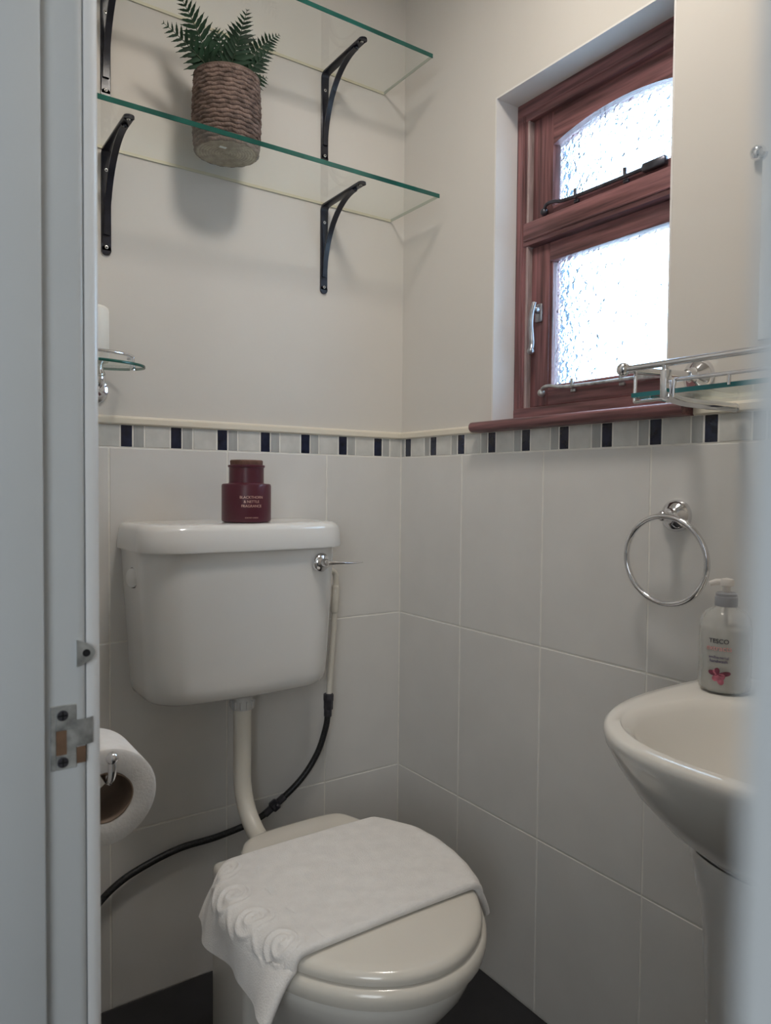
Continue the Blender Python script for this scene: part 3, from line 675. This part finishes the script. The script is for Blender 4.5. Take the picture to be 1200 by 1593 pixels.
# ------------------------------------------------------------------ toilet pan, seat and lid
TCX, TCY = -0.480, -0.500
LIDBACK = [(0.0, 1.0), (0.05, 0.96), (0.09, 0.865), (0.12, 0.755), (0.15, 0.655), (0.18, 0.585), (0.20, 0.525), (0.2115, 0.42), (0.216, 0.24), (0.217, 0.0)]
RINGBACK = [(0.0, 1.0), (0.05, 0.985), (0.09, 0.93), (0.12, 0.84), (0.15, 0.68), (0.18, 0.58), (0.20, 0.52), (0.2115, 0.42), (0.216, 0.24), (0.217, 0.0)]
BOWLBACK = [(0.0, 1.0), (0.06, 0.97), (0.11, 0.88), (0.15, 0.75), (0.18, 0.62), (0.20, 0.45), (0.21, 0.0)]
def bez(tab, n=8):
    return [(p.x, p.y) for p in smooth_path([(d, k, 0) for d, k in tab], n)]
def dshape(a, bf, bb, z, cx=TCX, cy=TCY, tab=None):
    """front half an ellipse, back half narrowing towards the hinges (tab: distance behind the middle, share of the half width)"""
    p = []; T = bez(tab or BOWLBACK); m = T[-1][0]
    for i in range(37): t = PI+PI*i/36; p.append((a*math.cos(t), bf*math.sin(t)))
    for d, k in T[1:]: p.append((a*max(k, 0), d*bb/m))
    for d, k in T[-2:0:-1]: p.append((-a*max(k, 0), d*bb/m))
    c0, s0 = math.cos(0.019), math.sin(0.019)
    return [(cx+x*c0-y*s0+max(0, y)*0.13, cy+x*s0+y*c0, z) for x, y in p]
pan = thing('toilet', 'cream porcelain toilet with closed seat lid below the cistern', 'toilet', (-0.475, -0.42, 0.0))
mb = MB()
mb.loft([dshape(0.120, 0.150, 0.20, 0.0, -0.472, -0.42), dshape(0.118, 0.145, 0.20, 0.02, -0.472, -0.42), dshape(0.112, 0.140, 0.20, 0.08, -0.473, -0.43), dshape(0.112, 0.155, 0.19, 0.15, -0.474, -0.445), dshape(0.128, 0.195, 0.19, 0.22, -0.476, -0.465), dshape(0.158, 0.235, 0.19, 0.29, -0.478, -0.485), dshape(0.184, 0.262, 0.19, 0.345, TCX, TCY), dshape(0.193, 0.270, 0.19, 0.366, TCX, TCY), dshape(0.195, 0.272, 0.19, 0.380, TCX, TCY), dshape(0.192, 0.268, 0.188, 0.385, TCX, TCY), dshape(0.16, 0.235, 0.16, 0.386, TCX, TCY)])
mb.box((-0.605, -0.40, 0.0), (-0.345, -0.240, 0.381), 0, 0.013, 3)
obj('pan', mb, PORCB, pan, smooth=50)
mb = MB()
ring_o = [(0.0, 0.3925), (0.006, 0.3895), (0.008, 0.396), (0.0085, 0.404), (0.006, 0.4125), (0.0, 0.4165), (-0.012, 0.418)]
mb.loft([dshape(0.2+d, 0.28+d, 0.212+d*0.5, z, tab=RINGBACK) for d, z in ring_o]); obj('seat_ring', mb, SEAT, pan, smooth=60)
for s in (-0.085, 0.085):
    mb = MB(); mb.lathe([(0.012, 0.3805), (0.012, 0.412), (0.009, 0.418)], (TCX+s+0.008, -0.300, 0), n=20); obj('hinge', mb, SEAT, pan, smooth=40)
LZ = 0.4185
def lid_z(x, y): return 0.4415-0.0035*(((x-TCX)/0.2)**2+((y-TCY)/0.28)**2)
mb = MB(); lr = []
for k, z, d in ((1, LZ, -0.004), (1, LZ+0.001, 0.0), (1, LZ+0.008, 0.001), (1, LZ+0.013, -0.001), (1, LZ+0.0165, -0.0045), (1, LZ+0.0185, -0.009)):
    lr.append(dshape(0.2+d, 0.28+d, 0.218+d, z, tab=LIDBACK))
for s in (0.92, 0.8, 0.6, 0.4, 0.2, 0.03):
    q = dshape(0.2*s-0.001, 0.28*s-0.001, 0.218*s, 0, tab=LIDBACK); lr.append([(x, y, lid_z(x, y)) for x, y, z in q])
mb.loft(lr); obj('lid', mb, SEAT, pan, smooth=60)

# ------------------------------------------------------------------ towel
BZ_ = bez(LIDBACK)
def half_w(y):
    d = y-TCY
    if d < 0: return 0.2*math.sqrt(max(0, 1-(d/0.28)**2))
    for (d0, k0), (d1, k1) in zip(BZ_[:-1], BZ_[1:]):
        if d <= d1: return 0.2*(k0+(k1-k0)*(d-d0)/(d1-d0))
    return 0.02
TY0, TY1 = -0.662, -0.385; TT = 0.015
HL, HR = 0.082, 0.036
def centre_path(y):
    """points of the cloth's middle line for a given y, from the right hem over the lid to the left hem: (x, z, nx, nz, s)"""
    e = half_w(y); xr, xl = TCX+e, TCX-e; off = TT/2+0.0006; r = 0.013; pts = []
    zt = lambda x: lid_z(x, y)
    v = (y-TY0)/(TY1-TY0)
    # right hang
    ze = zt(xr-r)
    bx, bz = max(xr+0.010, -0.302+0.02*v)+off, ze-r-HR
    for i in range(7): t = i/6; pts.append((bx+(xr+off-bx)*t**1.3, bz+HR*t))
    for i in range(1, 7): a = PI/2*i/6; pts.append((xr-r+(r+off)*math.cos(a), ze-r+(r+off)*math.sin(a)))
    for i in range(1, 21): x = (xr-r)+(xl+r-(xr-r))*i/20; pts.append((x, zt(x)+off))
    for i in range(1, 7): a = PI/2+PI/2*i/6; pts.append((xl+r+(r+off)*math.cos(a), ze-r+(r+off)*math.sin(a)))
    tx = -0.688+0.004*math.sin(v*2.5*PI); zb = 0.370+0.010*v
    for i in range(1, 13):
        t = i/12; x0 = xl-off
        wr = 0.007*t*math.sin(v*9.0+0.6)+0.004*t*math.sin(v*17+1.7)
        pts.append((x0+(tx-x0)*t**0.85-wr, (ze-r)+(zb-ze+r)*t**1.25))
    return pts
def resample(pts, n):
    d = [0]
    for a, b in zip(pts[:-1], pts[1:]): d.append(d[-1]+math.hypot(b[0]-a[0], b[1]-a[1]))
    out = []; j = 0
    for i in range(n):
        s = d[-1]*i/(n-1)
        while j < len(d)-2 and d[j+1] < s: j += 1
        t = (s-d[j])/max(1e-9, d[j+1]-d[j]); out.append((pts[j][0]+(pts[j+1][0]-pts[j][0])*t, pts[j][1]+(pts[j+1][1]-pts[j][1])*t, s-d[-1]))
    return out
NS, NV = 230, 120
paths = {}
def relief(sl, y):
    """raised scroll band: sl is the distance to the left hem, y along the band"""
    h = 0.0; ds = sl-(HL+0.004)
    for k in range(4):
        yc = TY0+0.026+0.073*k
        dy = y-yc; r = math.hypot(ds, dy)
        if r < 0.031:
            th = math.atan2(dy, ds)
            q = (r/0.0125-th/(2*PI)) % 1.0
            h = max(h, 0.0034*max(0, math.cos((q-0.5)*2*PI))**0.7*(1 if r < 0.027 else (0.031-r)/0.004))
        # connecting stroke to the next scroll
        yc2 = yc+0.0365; q = abs(ds-(-0.022+0.6*(y-yc2)))
        if abs(y-yc2) < 0.024 and q < 0.005: h = max(h, 0.0030*(1-q/0.005)**0.6*(1-abs(y-yc2)/0.024)**0.4)
    # woven dash lines on the inner side of the band
    q = abs(ds-0.050)
    if q < 0.0022 and ((y-TY0)/0.068 % 1) < 0.42: h -= 0.0022*(1-q/0.0022)
    return h
prof_ = [TY0+(TY1-TY0)*(j/(NV-1)) for j in range(NV)]
mb = MB(); loops = [[] for _ in range(NS)]
def cloth_col(y, n_off, rel):
    yy = min(max(y, TY0), TY1); key = round(yy, 5)
    if key not in paths: paths[key] = resample(centre_path(yy), NS)
    P_ = paths[key]
    for i in range(NS):
        a, b = P_[max(i-1, 0)], P_[min(i+1, NS-1)]
        tx_, tz_ = b[0]-a[0], b[1]-a[1]; l = math.hypot(tx_, tz_); nx, nz = tz_/l, -tx_/l      # outward normal (up on the lid)
        x, z, s = P_[i]; o_ = n_off
        if rel:
            o_ += relief(-s, yy)+0.0007*math.sin(x*95+yy*60)*math.sin(yy*70-x*30)
        sl_ = -s; skew = -0.010*max(0, 1-sl_/HL)*(1-(yy-TY0)/(TY1-TY0))-0.02*max(0, 1-sl_/HL)*((yy-TY0)/(TY1-TY0))
        loops[i].append((x+nx*o_, y+skew, z+nz*o_))
for y in prof_: cloth_col(y, TT/2, True)
for k in range(1, 7): a = PI/2-PI*k/7; cloth_col(TY1+TT/2*math.cos(a), TT/2*math.sin(a), False)
for y in prof_[::-6]: cloth_col(y, -TT/2, False)
for k in range(1, 7): a = -PI/2-PI*k/7; cloth_col(TY0+TT/2*math.cos(a), TT/2*math.sin(a), False)
mb.loft(loops)
tag(obj('hand_towel', mb, TERRY, smooth=80, loc=(TCX, -0.52, 0.442)), 'folded white towel with embossed scroll border draped over the toilet lid', 'towel')

# ------------------------------------------------------------------ toilet roll and holder
rc = Vector((-0.880, -0.600, 0.697)); RR, RH, RL = 0.0615, 0.031, 0.10
mb = MB()
def rolly(r, y, k=0.0): return [(rc.x+(r+k*math.sin(3*a+1))*math.cos(a), y, rc.z+(r+k*math.sin(3*a+1))*math.sin(a)) for a in [2*PI*i/64 for i in range(64)]]
y0, y1 = rc.y, rc.y+RL
mb.loft([rolly(RH+0.001, y0+0.0012), rolly(RH+0.004, y0), rolly(0.045, y0+0.0006), rolly(RR-0.003, y0, 0.0006), rolly(RR, y0+0.002, 0.0008), rolly(RR, y1-0.002, 0.0008), rolly(RR-0.003, y1), rolly(RH+0.001, y1)], 0, False, False)
tr = thing('toilet_roll', 'white toilet paper roll hanging beside the door frame', 'toilet roll', rc)
obj('tissue', mb, PAPER, tr, smooth=50)
mb = MB(); mb.loft([rolly(RH+0.001, y0+0.0005, 0.001), rolly(RH+0.001, y1-0.0005, 0.001), rolly(RH-0.0004, y1-0.0005, 0.001), rolly(RH-0.0004, y0+0.0005, 0.001), rolly(RH+0.001, y0+0.0005, 0.001)], 0, False, False); o = obj('cardboard_tube', mb, CARD, tr, smooth=50); o['label'] = 'brown cardboard core'
bz = rc.z+RH-0.0062
rh = thing('toilet_roll_holder', 'chrome roll holder arm with ball end inside the toilet paper roll', 'holder', (WL, rc.y+0.05, bz))
mb = MB(); hp = smooth_path([(-0.94, -0.480, bz), (-0.905, -0.476, bz), (-0.886, -0.480, bz), (-0.880, -0.500, bz), (-0.880, -0.60, bz), (-0.879, -0.612, bz+0.002), (-0.878, -0.617, bz+0.012), (-0.878, -0.618, bz+0.026)], 6)
mb.tube(hp, 0.0052, 14); mb.ball((-0.878, -0.618, bz+0.031), 0.0078); obj('arm', mb, CHROME, rh, smooth=60)
mb = MB(); mb.lathe([(0.027, 0), (0.027, 0.003), (0.022, 0.008), (0.011, 0.012), (0.008, 0.022)], (WL+0.0005, -0.480, bz), (1, 0, 0), 32); obj('wall_rose', mb, CHROME, rh, smooth=40)

# ------------------------------------------------------------------ towel ring
tr_ = thing('towel_ring', 'round chrome towel ring hanging from a wall rose below the sill', 'towel ring', (0, -0.803, 1.047))
mb = MB(); mb.lathe([(0.0275, 0), (0.0275, 0.003), (0.0265, 0.007), (0.022, 0.013), (0.014, 0.018), (0.009, 0.023), (0.0075, 0.034)], (0.0, -0.803, 1.047), (-1, 0, 0), 40); mb.ball((-0.043, -0.806, 1.047), 0.0095); obj('wall_rose', mb, CHROME, tr_, smooth=40)
mb = MB(); mb.tube([(-0.045-0.004*math.sin(a), -0.812+0.0755*math.cos(a), 0.9745+0.0725*math.sin(a)) for a in [2*PI*i/72 for i in range(72)]], 0.0048, 14, closed=True); obj('ring', mb, CHROME, tr_, smooth=60)

# ------------------------------------------------------------------ glass gallery shelf over the basin
gs = thing('gallery_shelf', 'chrome rail and glass shelf on the wall over the basin', 'shelf', (-0.1, -1.09, 1.232))
for yy in (-0.835, -1.345):
    mb = MB(); mb.lathe([(0.0275, 0), (0.0275, 0.003), (0.0265, 0.007), (0.022, 0.013), (0.014, 0.018), (0.010, 0.023), (0.009, 0.036), (0.006, 0.038)], (0.0045, yy, 1.278), (-1, 0, -0.03), 40); obj('wall_rose', mb, CHROME, gs, smooth=40)
    mb = MB(); mb.tube([(-0.028, yy, 1.277), (-0.19, yy, 1.270)], [0.0062, 0.0052], 14); mb.ball((-0.19, yy, 1.270), 0.0105); obj('side_arm', mb, CHROME, gs, smooth=60)
mb = MB(); mb.tube([(-0.19, -0.835, 1.270), (-0.19, -1.345, 1.270)], 0.0048, 14); obj('front_rail', mb, CHROME, gs, smooth=60)
gx0, gx1, gz = -0.178, -0.018, 1.2285
mb = MB(); mb.box((gx0, -1.34, gz), (gx1, -0.842, gz+0.006)); obj('glass_sheet', mb, GLASS, gs, smooth=0)
mb = MB(); mb.box((gx0-0.0008, -1.341, gz-0.0003), (gx0+0.0008, -0.841, gz+0.0063)); mb.box((gx0, -0.8425, gz-0.0003), (gx1, -0.8408, gz+0.0063)); o = obj('glass_rim', mb, GEDGEB, gs); o['label'] = 'teal edge of the glass'
mb = MB(); mb.tube([(-0.179, -0.915, 1.2465), (-0.179, -1.335, 1.2465)], 0.0028, 10); obj('guard_rail', mb, CHROME, gs, smooth=60)
mb = MB(); mb.tube([(-0.179, -0.915, 1.2465), (-0.179, -0.913, 1.236), (-0.179, -0.913, 1.222)], 0.0028, 10); obj('guard_post', mb, CHROME, gs, smooth=60)
for yy in (-0.996, -1.17):
    mb = MB(); mb.tube([(-0.179, yy, 1.2465), (-0.179, yy, 1.231)], 0.0026, 10); obj('guard_post', mb, CHROME, gs, smooth=60)
for yy in (-0.906, -1.275):
    mb = MB(); mb.box((-0.1945, yy-0.0055, 1.221), (-0.1805, yy+0.0055, 1.262), 0, 0.002, 2); mb.tube([(-0.19, yy, 1.27), (-0.1875, yy, 1.255)], 0.005, 10); obj('post', mb, CHROME, gs, smooth=50)
    mb = MB(); mb.tube(smooth_path([(-0.1875, yy, 1.224), (-0.14, yy-0.002, 1.2185), (-0.05, yy-0.004, 1.2185), (-0.02, yy-0.004, 1.2185)], 5), 0.0068, 14); mb.ball((-0.018, yy-0.004, 1.2185), 0.0075); obj('support_bar', mb, CHROME, gs, smooth=60)
mb = MB(); mb.tube([(-0.170, -0.842, 1.271), (-0.172, -0.842, 1.222)], 0.0026, 10); mb.tube([(-0.172, -0.842, 1.222), (-0.178, -0.903, 1.222)], 0.0026, 10); obj('guard_post', mb, CHROME, gs, smooth=60)

# mirror with clip on the right wall
mi = thing('wall_mirror', 'frameless mirror held by a small round chrome clip at the far right', 'mirror', (0.004, -1.17, 1.30))
mb = MB(); mb.box((-0.0015, -1.42, 1.32), (0.0035, -0.934, 1.603), 0, 0.0008, 1); obj('mirror_glass', mb, MIRR, mi)
mb = MB(); mb.lathe([(0.0115, 0), (0.0115, 0.004), (0.0095, 0.009), (0.005, 0.012), (0.001, 0.0125)], (-0.0015, -0.929, 1.604), (-1, 0, 0), 28); mb.lathe([(0.005, 0), (0.005, 0.007)], (0.0045, -0.929, 1.604), (-1, 0, 0), 16); obj('clip', mb, CHROME, mi, smooth=40)

# ------------------------------------------------------------------ basin, pedestal
BY = -1.115; BZ = 0.800
def sup(a, b, z, cx, pw=2.8, n=96, cy=BY, flat=None):
    p = []
    for i in range(n):
        t = 2*PI*i/n; c, s = math.cos(t), math.sin(t)
        x = cx-a*math.copysign(abs(c)**(2/pw), c); y = cy+b*math.copysign(abs(s)**(2/pw), s)
        if flat is not None: x = min(x, flat)
        p.append((x, y, z))
    return p
bs = thing('wash_basin', 'white porcelain pedestal basin at the right edge', 'basin', (-0.2, BY, 0.63))
mb = MB(); F_ = -0.0005; bc = -0.13
rings = [sup(0.10, 0.09, 0.640, -0.17, 2.3, flat=F_), sup(0.15, 0.125, 0.652, -0.165, 2.3, flat=F_), sup(0.200, 0.163, 0.682, -0.155, 2.3, flat=F_), sup(0.245, 0.192, 0.720, -0.145, 2.4, flat=F_), sup(0.275, 0.212, 0.755, -0.137, 2.5, flat=F_), sup(0.290, 0.221, 0.778, -0.132, 2.6, flat=F_), sup(0.294, 0.224, 0.788, bc, 2.6, flat=F_), sup(0.293, 0.223, 0.796, bc, 2.6, flat=F_), sup(0.288, 0.219, 0.7995, bc, 2.6, flat=F_), sup(0.275, 0.206, 0.800, bc, 2.6, flat=F_-0.006)]
ic = -0.250
rings += [sup(0.158, 0.180, 0.7985, ic, 2.3), sup(0.150, 0.172, 0.7955, ic, 2.3), sup(0.143, 0.164, 0.787, ic, 2.3), sup(0.133, 0.152, 0.765, ic, 2.3), sup(0.112, 0.128, 0.725, ic, 2.2), sup(0.08, 0.09, 0.690, ic, 2.1), sup(0.04, 0.045, 0.672, ic, 2.0), sup(0.02, 0.02, 0.669, ic, 2.0)]
mb.loft(rings); basin = obj('bowl', mb, PORCB, bs, smooth=60)
mb = MB(); mb.lathe([(0.021, 0.0), (0.021, 0.002), (0.015, 0.003), (0.013, 0.0), (0.001, -0.001)], (ic, BY, 0.6692), n=28, cap=False); obj('waste', mb, CHROME, bs, smooth=40)
ps = MB()
ps.loft([sup(a, b+0.018, z, cx, 2.4, 64, flat=-0.02) for z, a, b, cx in ((0.0, 0.118, 0.122, -0.155), (0.03, 0.116, 0.120, -0.155), (0.06, 0.108, 0.112, -0.155), (0.20, 0.100, 0.104, -0.157), (0.40, 0.100, 0.104, -0.160), (0.52, 0.106, 0.108, -0.163), (0.59, 0.118, 0.116, -0.166), (0.62, 0.126, 0.120, -0.168), (0.639, 0.128, 0.122, -0.168))], 0, True, False)
tag(obj('basin_pedestal', ps, PORC, smooth=60, loc=(-0.16, BY, 0)), 'white porcelain column standing under the basin', 'pedestal')

# ------------------------------------------------------------------ hand wash bottle
bl = Vector((-0.098, -0.952, 0.8008)); br_ = 0.0355
sb = thing('soap_bottle', 'clear pump bottle of hand wash with pink flower print on the basin corner', 'soap bottle', bl)
mb = MB(); mb.lathe([(0.001, 0.0), (br_-0.006, 0), (br_-0.001, 0.003), (br_, 0.008), (br_, 0.092), (br_-0.002, 0.104), (br_-0.008, 0.114), (br_-0.017, 0.120), (0.0145, 0.1225), (0.0135, 0.126)], bl, n=48, cap=False); bb_ = obj('bottle_body', mb, BOTTLE, sb, smooth=60)
mb = MB(); mb.lathe([(0.001, 0.002), (br_-0.006, 0.002), (br_-0.002, 0.006), (br_-0.0015, 0.085), (br_-0.002, 0.092), (0.001, 0.092)], bl, n=48, cap=False); obj('hand_wash', mb, LIQUID, sb, smooth=60)
mb = MB(); mb.lathe([(0.0150, 0.122), (0.0155, 0.1235), (0.0155, 0.136), (0.0142, 0.1365), (0.0145, 0.138), (0.0145, 0.1405), (0.012, 0.142)], bl, n=32); mb.tube([bl+Vector((0, 0, 0.02)), bl+Vector((0, 0, 0.122))], 0.003, 8); obj('collar', mb, COLLAR, sb, smooth=30)
mb = MB(); mb.lathe([(0.0052, 0.140), (0.0052, 0.150), (0.0095, 0.152), (0.0105, 0.157), (0.009, 0.161), (0.001, 0.163)], bl, n=24)
d_ = Vector((-0.62, 0.78, 0)).normalized(); mb.tube([bl+Vector((0, 0, 0.157)), bl+d_*0.014+Vector((0, 0, 0.1565)), bl+d_*0.023+Vector((0, 0, 0.1535))], [0.0052, 0.0048, 0.0038], 12); obj('pump_head', mb, mat('white_pump', (0.78, 0.74, 0.70), 0.3), sb, smooth=50)
ca = math.atan2(-1.5504-bl.y, -1.1107-bl.x); lt = ca-0.24
wrap_text('lettering', 'TESCO', 0.0088, bl, br_, lt, bl.z+0.0755, INK, bb_, bold=True)
wrap_text('lettering', 'extracts', 0.0108, bl, br_, lt, bl.z+0.0655, PINKINK, bb_)
wrap_text('lettering', 'antibacterial', 0.0056, bl, br_, lt, bl.z+0.0525, PURPLEINK, bb_)
wrap_text('lettering', 'handwash', 0.0062, bl, br_, lt, bl.z+0.0470, PURPLEINK, bb_, bold=True)
mb = MB()
def petal(ang, L, W, mi, z0=0.028, a0=0.0):
    pts = []
    for i in range(20):
        t = 2*PI*i/20; u = L*(0.5-0.5*math.cos(t)); v = W*math.sin(t)*(0.6+0.4*u/L)
        px = u*math.cos(ang)-v*math.sin(ang)+a0; py = u*math.sin(ang)+v*math.cos(ang)
        pts.append((px, py))
    rows_ = []
    for k in (0.0002+0.0001*mi, 0.0005+0.0001*mi):
        rows_.append([(bl.x+(br_+k)*math.cos(lt+px/br_), bl.y+(br_+k)*math.sin(lt+px/br_), bl.z+z0+py) for px, py in pts])
    mb.loft(rows_, mi)
for a, L, W, m_ in ((2.9, 0.014, 0.0042, 1), (0.2, 0.017, 0.004, 1), (1.75, 0.010, 0.004, 1), (-1.2, 0.015, 0.0055, 0), (-2.2, 0.011, 0.005, 0), (-0.4, 0.010, 0.005, 0), (2.3, 0.009, 0.004, 0)): petal(a, L, W, m_)
o = obj('flower_print', mb, [PETAL, PETALD], bb_, smooth=0); o['label'] = 'pink and plum flower printed on the bottle'

# ------------------------------------------------------------------ lamps (the light itself is set at the top)
lp = thing('ceiling_lamp', 'round white ceiling lamp in the bathroom', 'lamp', (-0.50, -0.82, 2.40))
mb = MB(); mb.lathe([(0.13, 0), (0.13, 0.02), (0.115, 0.03)], (-0.50, -0.82, 2.40), (0, 0, -1), 40); obj('lamp_base', mb, CEIL, lp)
mb = MB(); mb.lathe([(0.115, 0.03), (0.113, 0.045), (0.10, 0.058), (0.001, 0.062)], (-0.50, -0.82, 2.40), (0, 0, -1), 40); obj('lamp_diffuser', mb, LAMPG, lp)
